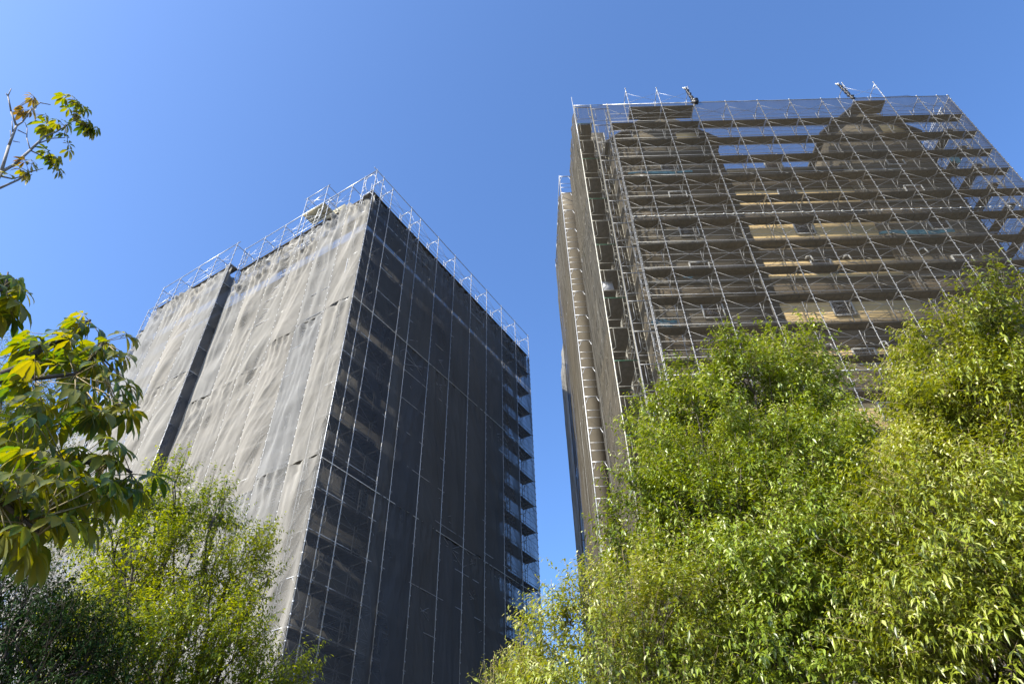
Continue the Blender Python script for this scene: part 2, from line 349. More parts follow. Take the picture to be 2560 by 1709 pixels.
# extra frame bay with its platform, above the top rail
m = MB()
for v in (4.15, 5.9):
    for u in (0, .91):
        m.seg(LP(u, v, ZT-1.9), LP(u, v, ZT+1.75), .024)
    m.seg(LP(0, v, ZT+1.7), LP(.91, v, ZT+1.7), .022); m.seg(LP(0, v, ZT+.9), LP(.91, v, ZT+.9), .018); m.seg(LP(0, v, ZT+.45), LP(.91, v, ZT+.45), .018); m.seg(LP(0, v, ZT), LP(.91, v, ZT), .022)
for u in (0, .91):
    m.seg(LP(u, 4.0, ZT+1.7), LP(u, 6.1, ZT+1.7), .024); m.seg(LP(u, 4.15, ZT+.9), LP(u, 5.9, ZT+.9), .018)
    m.seg(LP(u, 4.15, ZT+.3), LP(u, 5.9, ZT+1.45), .012); m.seg(LP(u, 4.15, ZT+1.45), LP(u, 5.9, ZT+.3), .012)
m.build("raised_frame_bay", M['metal'], sl)
m = MB(); m.box(LP(.45, 5.0, ZT-.06), DR*.44, DL*.87, UP*.02); m.build("platform", M['tan'], sl)
m = MB(); m.box(LP(.95, 4.0, ZT-.55), DR*.02+UP*.03, DL*.9, UP*.42-DR*.25); m.build("platform_sheet", M['tan'], sl)
# ladder
ld = MB(); a0, a1 = LP(.25, 4.75, ZT-1.75), LP(.12, 4.25, ZT-.15)
off = DL*.36
ld.seg(a0, a1, .02); ld.seg(a0+off, a1+off, .02)
for q in np.linspace(.1, .95, 6): p = a0+(a1-a0)*q; ld.seg(p, p+off, .014)
lad = ld.build("ladder", M['white']); tag(lad, "short pale ladder leaning inside the raised frame bay on the left tower's edge", "ladder")
# nets: left face, step, front section, far end
SE = [[25.2, 25.0, 24.7, 23.4, 23.3, 23.1], [16.3, 16.35, 15.9, 14.4, 14.3, 14.5]]
pn = M['pale_net']
net_sheets(sl, LP(0, 0), DL, -DR, LN1, [32.7, 33.85, 33.0, 32.3, 32.5, 32.2, 32.7], 0.5, SE, pn, seed=3, amp=.15, sag=.45, gap=.012, inset=-.04)
net_sheets(sl, LP(-.61, 0), DL, -DR, LN2, [33.6, 33.2, 33.55, 33.3, 33.5], 0.5, SE, pn, seed=13, amp=.10, gap=.012, inset=-.04)
net_sheets(sl, LP(0, 0), DL, -DR, LN3, [33.1, 32.8, 33.4], 0.5, SE, pn, seed=23, amp=.14, jag=.2)
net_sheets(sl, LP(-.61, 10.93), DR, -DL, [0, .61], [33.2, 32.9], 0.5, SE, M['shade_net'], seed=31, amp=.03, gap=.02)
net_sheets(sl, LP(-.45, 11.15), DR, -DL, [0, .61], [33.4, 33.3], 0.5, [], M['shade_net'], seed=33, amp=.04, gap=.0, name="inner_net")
net_sheets(sl, LP(0, 20.3), DR, DL, [0, 1.9], [33.4, 33.2], 0.5, SE, pn, seed=35, amp=.1, jag=.1)
# right face: its shade is painted into the darker net colours
RT = [32.95, 32.9, 33.6, 33.5, 32.6, 33.4, 33.3, 33.5, 33.1, 33.4, 33.2, 33.4]
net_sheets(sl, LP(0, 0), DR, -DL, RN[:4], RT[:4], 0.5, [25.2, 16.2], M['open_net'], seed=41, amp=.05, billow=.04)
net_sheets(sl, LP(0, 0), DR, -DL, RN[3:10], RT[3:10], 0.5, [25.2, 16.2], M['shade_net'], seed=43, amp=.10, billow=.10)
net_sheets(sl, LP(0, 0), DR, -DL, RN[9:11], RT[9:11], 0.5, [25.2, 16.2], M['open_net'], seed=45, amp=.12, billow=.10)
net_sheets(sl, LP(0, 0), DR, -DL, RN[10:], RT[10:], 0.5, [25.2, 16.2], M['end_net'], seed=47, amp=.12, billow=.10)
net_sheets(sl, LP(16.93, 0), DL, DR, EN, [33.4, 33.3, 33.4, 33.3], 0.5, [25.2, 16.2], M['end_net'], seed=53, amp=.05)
# slack band of net folded in under the top walkway
net_sheets(sl, LP(.22, 0), DL, -DR, LN1, [33.75]*7, 31.8, [], pn, seed=63, amp=.06, sag=.05, name="net_hem")
net_sheets(sl, LP(-.39, 0), DL, -DR, LN2, [33.75]*5, 32.3, [], pn, seed=64, amp=.05, sag=.05, name="net_hem")
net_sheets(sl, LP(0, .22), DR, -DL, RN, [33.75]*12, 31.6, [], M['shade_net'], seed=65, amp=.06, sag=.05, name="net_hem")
m = MB()                                                 # lacing tubes along the seams
for z in (25.2, 16.2): MB().seg(LP(0, -.03, z), LP(16.93, -.03, z), .013).build("lacing_rail", M['white'], sl)

# low wing further left
lw = thing("scaffold", "low netted scaffold wing showing between the broad leaves at far left", "scaffold", LP(0, 21))
WN = [20.5, 22.3, 24.1, 25.9, 27.7, 29.5]
scaffold_run(lw, LP(0, 0), DL, DR, WN, .91, 28.6, 8, deck_off=.1)
net_sheets(lw, LP(0, 0), DL, -DR, WN, [28.0, 26.6, 26.9, 26.6, 26.8, 26.6], 0.5, [18], pn, seed=73, amp=.09)

# ================================================================== RIGHT TOWER
rt = thing("apartment_building", "brown and cream apartment tower with two gables behind the right scaffold", "building", (14.6, 26, 0))
YW = 21.15
def gable(cx, w2, zapex, zside, y0, y1, mb):
    pts = [(cx-w2, y0, 0), (cx+w2, y0, 0), (cx+w2, y0, zside), (cx, y0, zapex), (cx-w2, y0, zside)]
    mb.prism(pts, (0, y1-y0, 0))
m = MB(); gable(8.7, 2.95, 38.3, 35.35, YW, 31.0, m); m.build("tower_wall", M['taupe'], rt)
m = MB(); gable(20.4, 2.6, 38.25, 35.65, YW, 31.0, m); m.build("tower_wall", M['taupe'], rt)
m = MB(); m.bx(11.653, 17.797, YW+.05, 31, 0, 32.3); m.build("centre_wall", M['cream'], rt)
m = MB(); m.bx(11.655, 17.795, YW-.10, 31, 32.303, 32.55); m.build("parapet", M['grey'], rt)
m = MB(); m.bx(4.12, 5.747, 22.0, 31, 0, 38.0); m.bx(3.36, 4.117, 26.0, 31, 0, 37.7); m.build("side_wing_wall", M['taupe'], rt)
for cx, w2, za, zs_ in ((8.7, 2.95, 38.3, 35.35), (20.4, 2.6, 38.25, 35.65)):        # roof slabs over the gables
    m = MB()
    for sgn in (-1, 1):
        e = cx + sgn*(w2+.25); ze = zs_ - .25*(za-zs_)/w2
        m.prism([(cx, YW-.25, za+.02), (e, YW-.25, ze+.02), (e, YW-.25, ze+.22), (cx, YW-.25, za+.22)], (0, 10.3, 0))
    m.build("roof", M['dark'], rt)
    m = MB(); m.box((cx+1.55, YW-.012, zs_+.55), (.62, 0, 0), (0, .01, 0), (0, 0, .4)); m.build("gable_panel", M['cream'], rt)
for k in range(11):
    zc = 33.0 - 2.73*k; 
    # darker brown band below each window row, and a slab edge
    m = MB(); m.bx(11.66, 17.79, YW+.012, YW+.047, zc-2.27, zc-.73); m.build("brown_band", M['brown'], rt)
    for x0, x1 in ((5.76, 11.64), (17.81, 22.99)):
        m = MB(); m.bx(x0, x1, YW-.035, YW-.003, zc-2.15, zc-.75); m.build("brown_band", M['brown'], rt)
        m = MB(); m.bx(x0, x1, YW-.12, YW-.038, zc-1.0, zc-.88); m.build("slab_edge", M['grey'], rt)
    for cx in (8.7, 14.3, 20.8):
        ww, hh = .42, .38; yy = YW-.003 if cx != 14.3 else YW+.047
        f = MB()
        for a, b, c, e in ((cx-ww-.05, cx-ww, zc-hh-.05, zc+hh+.05), (cx+ww, cx+ww+.05, zc-hh-.05, zc+hh+.05), (cx-ww, cx+ww, zc+hh, zc+hh+.05), (cx-ww, cx+ww, zc-hh-.05, zc-hh)): f.bx(a, b, yy-.09, yy, c, e)
        fo = f.build("window", M['white'], rt)
        g = MB(); g.bx(cx-ww, cx+ww, yy-.02, yy-.002, zc-hh, zc+hh); g.build("pane", M['glass'], fo)
        g = MB()
        for x in np.linspace(cx-ww+.04, cx+ww-.04, 12): g.bx(x-.009, x+.009, yy-.075, yy-.055, zc-hh, zc+hh)
        g.build("window_bars", M['bar'], fo)
for px, py in ((2310, 622), (2075, 862), (2212, 856), (2025, 642), (2120, 640)):   # white bent vent pipes on the wall
    w_ = ray(px, py); p = CAM + w_*21.0/w_[1]; m = MB(); m.seg(p+np.array([-.16, .0, .02]), p+np.array([.02, -.02, .05]), .035); m.seg(p+np.array([.02, -.02, .05]), p+np.array([.09, -.02, -.30]), .035); m.seg(p+np.array([-.16, 0, .02]), p+np.array([-.16, .16, .02]), .035)
    m.build("vent_pipe", M['white'], rt, 8, True)
# downpipes
m = MB()
for x in (11.2, 18.2, 6.1): m.seg((x, YW-.16, 0), (x, YW-.16, 35), .05)
m.build("downpipe", M['grey'], rt)

XD = np.array([1., 0, 0]); YD = np.array([0, 1., 0])
sr = thing("scaffold", "wide frame scaffold over the whole front of the right tower, seen through thin dark net", "scaffold", (14.5, 19.9, 0))
FN = [5.76, 7.01, 8.82, 10.65, 12.47, 14.29, 16.1, 17.9, 19.7, 21.52, 23.34, 24.48, 25.09]
ZR = 37.43
scaffold_run(sr, (0, 19.9, 0), XD, YD, FN, .914, ZR, 21, deck_off=.06, deck_w=.42, extra=(1, 2, 3, 8, 9), topdeck=(1, 2, 8), ladders=False)
m = MB(); m.seg((3.87, 19.9, ZR), (5.7, 19.9, ZR), .024); m.seg((3.87, 19.9, 33), (3.80, 19.9, ZR+.95), .02); m.build("top_rail", M['metal'], sr)
net_sheets(sr, (0, 19.86, 0), XD, -YD, [3.87]+FN, [ZR]*14, .5, [30.4, 22.0, 14], M['fine_net'], res=.3, resz=.45, amp=.035, gap=.004, seed=83, billow=.02, sag=.10)
for z in (27.12, 17.6):                                  # bar of white clips where two tiers of net meet
    m = MB(); m.seg((5.76, 19.83, z), (25.0, 19.83, z), .012)
    for x in np.arange(5.9, 25, .46): m.seg((x-.05, 19.815, z+rnd.uniform(-.02, .02)), (x+.05, 19.815, z), .022)
    m.build("clip_bar", M['white'], sr)
for z in (29.6, 24.4, 22.75, 21.0):                      # slack safety ropes under the walkways
    m = MB(); off_ = rnd.random()
    for k in range(len(FN)-2):
        a, b = FN[k], FN[k+1]; pr = None
        for q in range(9):
            f = q/8; p = (a+(b-a)*f, 20.3, z-.13*4*f*(1-f)*(.5+off_) + .05*math.sin(k*2.1)*(1-f) + .05*math.sin((k+1)*2.1)*f)
            if pr: m.seg(pr, p, .009)
            pr = p
    m.build("safety_rope", M['black'], sr)
# double row of frames round the left corner, their portals facing the camera
fs = thing("scaffold", "double row of portal frames with green beams up the left corner of the right tower", "scaffold", (3.87, 19.9, 0))
for x0, x1 in ((3.87, 4.80), (4.83, 5.72)):
    for yi, y in enumerate((19.93, 21.75, 23.55)):
        m = MB(); gb = MB()
        for x in (x0, x1): m.seg((x, y, 1), (x, y, ZR+.1), .027)
        for k in range(21):
            z = ZR-.18-H*k + (0 if x0 < 4 else -.22)
            (gb if (k % 2 and x0 < 4) else m).seg((x0, y, z), (x1, y, z), .026)
            m.seg((x0+.17, y, z-.02), (x0+.17, y, z-1.0), .014); m.seg((x0+.17, y, z-1.0), (x0, y, z-1.18), .014)
            m.seg((x1-.17, y, z-.02), (x1-.17, y, z-1.0), .014); m.seg((x1-.17, y, z-1.0), (x1, y, z-1.18), .014)
            for q in (.4, .7, 1.0): m.seg((x1-.17, y, z-q), (x1, y, z-q), .011)
            m.seg((x0, y, z-1.25), (x1, y, z-1.25+rnd.uniform(-.03, .03)), .012)
        m.build("upright_frame", M['old' if (x0 < 4 or yi > 0) else 'metal'], fs); gb.build("green_beam", M['green'], fs)
for k in range(20):
    z = ZR-.18-H*(k+1)
    m = MB(); m.bx(3.95, 4.72, 20.0, 25.2, z+.03, z+.045); m.bx(4.9, 5.65, 21.9, 25.2, z-.19, z-.175); m.build("walkway_deck", M['deck'], fs)
    m = MB()
    for x in (3.92, 4.76, 5.66):
        for q in (.5, .95): m.seg((x, 19.93, z+q), (x, 25, z+q), .012)
    m.build("guard_rail", M['metal'], fs)
for k in range(20):
    z = ZR-.18-H*(k+1); m = MB()
    for y0, y1 in ((19.93, 21.75), (21.75, 23.55)):
        m.seg((3.9, y0, z+.3), (3.9, y1, z+1.5), .0095); m.seg((3.9, y0, z+1.5), (3.9, y1, z+.3), .0095)
    m.build("cross_brace", M['metal'], fs)
net_sheets(fs, (3.84, 0, 0), YD, -XD, [19.9, 21.75, 23.55, 24.7], [ZR+.05]*4, .5, [28.9, 20.3, 12], M['side_net'], res=.15, resz=.3, amp=.05, gap=.02, seed=93, sag=.02)
# rear part, set a little further left
fr = thing("scaffold", "narrow netted scaffold set back behind the left edge of the right tower", "scaffold", (3.2, 24.6, 0))
for y in (24.62, 26.4, 28.2, 30.0, 31.8):
    m = MB()
    xo = 3.92 if y < 26 else 3.33
    for x in (3.2, xo): m.seg((x, y, .5), (x, y, ZR+.1), .027)
    for k in range(21):
        z = ZR-H*k; m.seg((3.2, y, z), (xo, y, z), .026)
        if y > 26: continue
        m.seg((3.2, y, z-.45), (3.38, y, z-.02), .015); m.seg((3.92, y, z-.45), (3.74, y, z-.02), .015)
        for q in (.75, 1.15): m.seg((3.2, y, z-q), (3.92, y, z-q), .013)
    m.build("upright_frame", M['metal'], fr)
m = MB(); m.seg((3.2, 24.6, ZR), (3.2, 31.8, ZR), .026); m.build("top_rail", M['metal'], fr)
net_sheets(fr, (3.17, 0, 0), YD, -XD, [24.6, 26.4, 28.2, 30.0, 31.8], [36.3, 36.6, 36.9, 36.9, 36.9], .5, [28.9, 20.3, 12], M['side_net'], res=.15, resz=.3, amp=.05, gap=.02, seed=103, sag=.1)
net_sheets(fr, (3.17, 0, 0), YD, -XD, [31.8, 33.4, 35.0], [29.9, 30.2, 29.9], .5, [20.3], M['pale_net'], res=.2, resz=.3, amp=.05, gap=.01, seed=113, sag=.05)
m = MB()
for y in (33.4, 35): m.seg((3.2, y, .5), (3.2, y, 30.3), .024); m.seg((3.9, y, .5), (3.9, y, 30.3), .024)
for k in range(17):
    z = 30.1-H*k; m.seg((3.2, 31.8, z), (3.2, 35, z), .02); m.seg((3.2, 31.8, z-H), (3.2, 33.4, z), .012); m.seg((3.2, 33.4, z), (3.2, 35, z-H), .012)
m.build("rear_frames", M['metal'], fr)
# right-hand end of the front scaffold
se = thing("scaffold", "return of the scaffold with see-through blue net at the right end of the right tower", "scaffold", (25.09, 22, 0))
scaffold_run(se, (25.06, 19.9, 0), YD, -XD, [.95, 2.75, 4.55, 6.35, 8.15, 9.95], .61, ZR, 19, deck_off=.05, deck_w=.5, ladders=False)
net_sheets(se, (25.12, 19.9, 0), YD, XD, [0, .95, 2.75, 4.55, 6.35, 8.15, 9.95], [ZR]*7, 4, [30.4, 22], M['fine_net'], res=.3, resz=.45, amp=.03, gap=.01, seed=123)

# wrapped hoist posts on the roof edge
def bundle(x, lean, h, fat, label):
    t = thing("wrapped_bundle", label, "sheeting bundle", (x, 19.9, ZR), "black wrapped bundles on the roof edge")
    m = MB(); pts = []
    for q in range(13):
        f = q/12; pts.append((np.array([x - lean*f + .04*math.sin(q*1.9), 19.86+.03*math.cos(q*2.3), ZR-.05+h*f]), (.085+.02*math.sin(q*2.7))*(1.0 if 0 < q < 12 else .7)))
    for (p, r), (p2, r2) in zip(pts[:-1], pts[1:]): m.seg(p, p2, r, r2)
    m.build("sleeve", M['black'], t, sides=10, smooth=True)
    m = MB()
    for q in range(5): a = q*1.3; m.seg((x+.05+fat*.5*math.cos(a), 19.84+.05*math.sin(a), ZR-.12+.05*q), (x-.02+fat*.5*math.cos(a+2), 19.86, ZR+.02+.05*q), fat*.55, fat*.5)
    m.build("folded_end", M['black'], t, sides=8, smooth=True)
    m = MB(); m.box((x-lean-.02, 19.86, ZR+h+.02), (.06, 0, 0), (0, .05, 0), (0, 0, .05)); m.seg((x-lean-.1, 19.86, ZR+h-.05), (x-lean-.14, 19.86, ZR+h+.1), .03); m.build("cap_fitting", M['white'], t)
bundle(10.72, .22, 1.55, .24, "black wrapped bundle with a fat knotted foot on the right tower's roof edge")
bundle(19.66, .25, 1.55, .11, "slim black wrapped bundle leaning beside the rightmost raised frames on the roof edge")
# things lying on the walkways
def on_front(px, py, Y): w = ray(px, py); return CAM + w*Y/w[1]
p = on_front(1519, 710, 20.6)
v = [p+np.array([-.24, 0, .33]), p+np.array([.20, .05, .36]), p+np.array([.25, .0, -.33]), p+np.array([-.20, .06, -.33])]
m = MB(); m.prism(v, (0, .03, 0)); tag(m.build("hanging_sheet", M['paper']), "small white sheet hanging on the frames at the left corner of the right tower", "sheet")
def tarp(px, py, wd, hg, label, Y=20.95):
    p = on_front(px, py, Y); nx = 16; V = []; 
    for j in range(4):
        for i in range(nx+1):
            f = i/nx; V.append(p + np.array([(f-.5)*wd, -.05-.06*abs(math.sin(f*9+j)), (-.5+j/3)*hg*(1-.5*abs(2*f-1)) + .05*math.sin(f*7)]))
    i = np.arange(4*(nx+1)).reshape(4, nx+1); F = np.stack([i[:-1, :-1], i[:-1, 1:], i[1:, 1:], i[1:, :-1]], -1).reshape(-1, 4)
    n_ = len(V); V2 = np.array(V + [q + np.array([0, .02, 0]) for q in V])
    tag(np_mesh("tarpaulin", V2, [F, F[:, ::-1]+n_], M['blue'], None, True), label, "tarpaulin", "blue tarpaulins tied along the walkways")
tarp(1715, 693, .8, .25, "small bright blue tarpaulin tied under a walkway in the third bay")
tarp(1650, 434, 3.4, .28, "long blue tarpaulin strip on the upper left walkways of the right tower")
tarp(2290, 583, 3.6, .35, "blue tarpaulin drooping in a long sag on the right side of the right tower")
tarp(1660, 810, 1.1, .45, "bunched blue tarpaulin at the left end of a lower walkway")
tarp(2060, 682, 5.0, .2, "thin faded blue strip of tarpaulin along the middle walkway")
tarp(2385, 400, .5, .9, "upright greenish-blue tarpaulin folded against the right-hand frames", 20.7)

# ================================================================== TREES
def leaves(P, D, N, L, Wd, droop, seg=1):
    """Arrays of leaf geometry: base P, direction D, normal N, length L, width Wd. Folded along the midrib and bent down."""
    D = D/np.linalg.norm(D, axis=1)[:, None]; B = np.cross(D, N); B /= np.linalg.norm(B, axis=1)[:, None]+1e-9; Nn = np.cross(B, D)
    L = L[:, None]; Wd = Wd[:, None]; z = np.array([[0, 0, -1.]])
    dr = droop[:, None]*L
    if seg == 1:
        mid = P + D*L*.45 + z*dr*.22
        V = np.stack([P, mid - B*Wd*.5 + Nn*Wd*.18, mid, mid + B*Wd*.5 + Nn*Wd*.18, P + D*L*.93 + z*dr], 1)
        F = np.array([(0, 2, 1), (0, 3, 2), (1, 2, 4), (2, 3, 4)]); k = 5
    else:
        c1 = P + D*L*.28 + z*dr*.06; c2 = P + D*L*.58 + z*dr*.30; c3 = P + D*L*.82 + z*dr*.65; tip = P + D*L*.97 + z*dr*1.1
        V = np.stack([P, c1 - B*Wd*.30 + Nn*Wd*.1, c1, c1 + B*Wd*.30 + Nn*Wd*.1, c2 - B*Wd*.5 + Nn*Wd*.16, c2, c2 + B*Wd*.5 + Nn*Wd*.16,
                      c3 - B*Wd*.36 + Nn*Wd*.12, c3, c3 + B*Wd*.36 + Nn*Wd*.12, tip], 1)
        F = [(0, 2, 1), (0, 3, 2), (7, 8, 10), (8, 9, 10), (1, 2, 5), (1, 5, 4), (2, 3, 6), (2, 6, 5), (4, 5, 8), (4, 8, 7), (5, 6, 9), (5, 9, 8)]; F = np.array(F); k = 11
    n = len(P); idx = (F[None] + (np.arange(n)*k)[:, None, None]).reshape(-1, 3)
    return V.reshape(-1, 3), idx, k
def unit(a): return a/(np.linalg.norm(a, axis=-1, keepdims=True)+1e-9)
def branch_path(m, p, q, r0, r1, sag=.15, n=6, wob=.05, seed=0):
    g = np.random.default_rng(seed); p = np.asarray(p, float); q = np.asarray(q, float); L = np.linalg.norm(q-p); pts = []
    for i in range(n+1):
        f = i/n; c = p*(1-f)+q*f + np.array([0, 0, sag*L*math.sin(math.pi*f)]) + (g.normal(0, wob*L*.35, 3) if 0 < i < n else 0); pts.append(c)
    for i in range(n):
        ra, rb = r0+(r1-r0)*i/n, r0+(r1-r0)*(i+1)/n; m.seg(pts[i], pts[i+1], ra, rb)
    return pts
def tree(name, label, cat, lobes, leafmat, base, seed, density=1., leaf=(.108, .038), spires=(), shoot_len=.36, droop=.38, sparse=0., up=.55, bark='bark', tint_bias=0., group=None, trunk_r=.13):
    g = np.random.default_rng(seed)
    C = np.array([l[:3] for l in lobes]); R = np.array([l[3] for l in lobes]); ctr = (C*R[:, None]**2).sum(0)/(R**2).sum()
    root = thing(name, label, cat, (base[0], base[1], 0), group)
    # limbs
    m = MB(); fork = np.array([base[0]*.8+ctr[0]*.2, base[1]*.8+ctr[1]*.2, max(1.6, (C[:, 2]-R).min()*.62)])
    branch_path(m, (base[0], base[1], -.1), fork, trunk_r, trunk_r*.72, 0, 5, .02, seed); m.build("trunk", M[bark], root, sides=10, smooth=True)
    order = np.argsort(-R)
    for k in range(len(lobes)):
        m = MB(); tip = C[k] + np.array([0, 0, R[k]*.25])
        pts = branch_path(m, fork + g.normal(0, .03, 3), tip, trunk_r*.42, .012, .06, 8, .06, seed*10+k)
        for j in range(4):
            a = pts[g.integers(3, 8)]; dirn = unit(unit(g.normal(size=3))*1.0 + np.array([0, 0, .8])); e = C[k] + unit(dirn)*R[k]*.8
            branch_path(m, a, e, .016, .004, .04, 4, .06, seed*100+k*11+j)
        m.build("branch", M[bark], root, sides=6, smooth=True)
    # shoots
    SP = []; SD = []; SL = []
    for k in range(len(lobes)):
        ns = max(5, int(26*R[k]**2)); n = int(density*1000*R[k]**2)
        sv = unit(g.normal(size=(ns, 3))); sc_ = C[k] + sv*(R[k]*g.uniform(.35, 1.15, ns))[:, None]*np.array([1, 1, 1.08])
        pick = g.integers(0, ns, n); p = sc_[pick] + g.normal(size=(n, 3))*min(.125, R[k]*.22)
        nin_ = int(n*.07); p[:nin_] = C[k] + unit(g.normal(size=(nin_, 3)))*(R[k]*.75*g.random(nin_)**.5)[:, None]
        hid = np.zeros(n, bool)                     # drop shoots deep inside a neighbouring lobe
        for j in range(len(lobes)):
            if j != k: hid |= np.linalg.norm(p-C[j], axis=1) < R[j]*.45
        keep = ~hid & (g.random(n) > sparse*(.5+.5*vnoise(p[:, 0]*1.5, p[:, 2]*1.5, seed+77)))
        own = sc_[pick][keep]; p = p[keep]; d = unit(unit(p-C[k])*.7 + unit(p-own)*.5 + unit(p-ctr)*.25 + np.array([0, 0, up]) + g.normal(0, .3, (len(p), 3)))
        SP.append(p); SD.append(d); SL.append(shoot_len*g.uniform(.5, 1.15, len(p)))
    for s in spires:                                # leafy leaders that stand out of the crown
        top = np.array(s[:3]); ln = s[3]
        for q in range(9):
            SP.append((top-np.array([0, 0, ln*(1-q/9)])+g.normal(0, .045, 3))[None]); SD.append(unit(np.array([[g.normal(0, .3), g.normal(0, .3), 1.]]))); SL.append(np.array([ln*.32]))
    SP = np.concatenate(SP); SD = np.concatenate(SD); SL = np.concatenate(SL)
    st = MB()
    sel = g.random(len(SP)) < .35
    for p, d, l in zip(SP[sel], SD[sel], SL[sel]): st.seg(p-d*.12, p+d*l*.97, .0038, .0012)
    for s in spires: st.seg((s[0], s[1], s[2]-s[3]*1.3), s[:3], .008, .003)
    nl = np.maximum(6, (SL/.029).astype(int)); tot = int(nl.sum())
    si = np.repeat(np.arange(len(SP)), nl); loc = np.concatenate([np.arange(k) for k in nl])/nl[si]
    P = SP[si] + SD[si]*(SL[si]*loc)[:, None]
    side = unit(np.cross(SD[si], unit(g.normal(size=(tot, 3)))))
    D = unit(side*.9 + SD[si]*.5 + np.array([0, 0, -.12]) + g.normal(0, .22, (tot, 3)))
    N = unit(np.array([0, 0, 1.]) + SD[si]*.4 + g.normal(0, .35, (tot, 3)))
    sc = g.uniform(.65, 1.2, tot)*(1.05-.35*loc)
    V, F, k = leaves(P, D, N, leaf[0]*sc, leaf[1]*sc, droop*g.uniform(.3, 1.5, tot))
    tn = np.clip(.45 + .22*g.normal(size=tot) + .25*vnoise(P[:, 0]*.8, P[:, 2]*.8+P[:, 1]*.5, seed+5) + .25*(loc-.4) + tint_bias, 0, 1)
    np_mesh("crown", V, [F], M[leafmat], root, False, np.repeat(tn, k)); st.build("shoots", M['bark' if leafmat in ('leaf_dark', 'leaf_mid') else 'twig'], root, sides=3)
    return root
def lob(*a): return [(*at(px, py, D), r) for px, py, D, r in a]
def spi(*a): return [(*at(px, py, D), l) for px, py, D, l in a]
tree("broadleaf_tree", "big bright green tree with narrow drooping leaves, peaked top in front of the right tower", "tree",
     lob((1850, 955, 10.9, .72), (1985, 925, 11.3, .8), (1730, 1010, 10.9, .62), (1665, 1070, 10.9, .6), (2080, 1035, 11.6, .5), (1820, 1130, 10.2, 1.05), (1690, 1230, 10.2, .85), (2010, 1160, 10.6, 1.15),
         (2130, 1230, 11.2, .85), (1640, 1370, 9.9, .72), (1800, 1360, 9.7, 1.15), (2000, 1400, 9.9, 1.25), (2180, 1420, 10.6, 1.2), (1740, 1560, 9.3, 1.1), (1930, 1620, 9.3, 1.25), (2150, 1650, 9.8, 1.3), (1900, 1130, 12.0, 1.3), (2000, 1400, 12, 1.6)),
     'leaf_bright', at(1900, 1700, 10.8)[:2], 101, spires=spi((1817, 818, 10.9, .7), (1890, 826, 11, .55), (1921, 808, 11.1, .7), (1955, 812, 11.2, .6), (1991, 788, 11.3, .85), (1651, 952, 10.9, .5), (1718, 950, 10.9, .45), (2113, 876, 11.6, .5), (2154, 943, 11.6, .5)))
tree("broadleaf_tree", "tall yellow-green tree at the right edge, higher than its neighbour in the middle", "tree",
     lob((2500, 830, 9.9, .78), (2400, 900, 10.2, .72), (2345, 1000, 10.2, .5), (2470, 1010, 9.9, .95), (2350, 1140, 9.9, .8), (2500, 1180, 9.3, 1.1), (2340, 1270, 9.6, .8), (2600, 1020, 9.9, 1.0), (2440, 1370, 9.0, 1.1), (2600, 1320, 9.0, 1.2),
         (2350, 1480, 9.2, .95), (2540, 1560, 8.8, 1.2), (2380, 1660, 8.8, 1.1), (2580, 1720, 8.6, 1.1), (2720, 1500, 9, 1.4), (2740, 1180, 10, 1.2), (2740, 1000, 10.5, .9)),
     'leaf_lime', at(2560, 1700, 9.6)[:2], 202, leaf=(.112, .034), droop=.5, spires=spi((2363, 752, 10.2, .55), (2470, 728, 10, .7), (2542, 700, 9.9, .7), (2296, 800, 10.3, .55), (2555, 690, 9.9, .6), (2270, 930, 10.3, .4)))
tree("broadleaf_tree", "lower pale green tree at the foot of the right tower, sky behind its left side", "tree",
     lob((1550, 1545, 8.9, .68), (1440, 1610, 9.1, .5), (1390, 1700, 8.9, .45), (1500, 1680, 8.6, .85), (1640, 1560, 8.6, .75), (1650, 1690, 8.4, .9), (1400, 1760, 8.8, .7)),
     'leaf_lime', at(1530, 1700, 9.2)[:2], 303, density=.85, leaf=(.10, .031), spires=spi((1330, 1500, 8.9, .35), (1378, 1447, 9, .5), (1465, 1400, 9, .45), (1512, 1395, 9, .5), (1555, 1370, 9, .5), (1420, 1450, 9, .45), (1300, 1570, 8.9, .4), (1350, 1540, 8.9, .4), (1445, 1425, 9, .5)), up=.6, sparse=.25, tint_bias=.05)
tree("shrub", "small sparse shrub with tiny leaves at the bottom between the two towers", "shrub",
     lob((1318, 1680, 9.5, .22), (1270, 1730, 9.4, .26), (1350, 1730, 9.5, .24), (1310, 1760, 9.4, .4), (1225, 1750, 9.4, .25)),
     'leaf_lime', at(1310, 1709, 9.5)[:2], 404, density=1.6, leaf=(.06, .016), shoot_len=.28, droop=.2, up=.9, sparse=.35, spires=spi((1304, 1545, 9.5, .5), (1349, 1572, 9.5, .4), (1367, 1595, 9.5, .4), (1257, 1632, 9.4, .35), (1234, 1638, 9.4, .4), (1216, 1680, 9.4, .3)), trunk_r=.04)
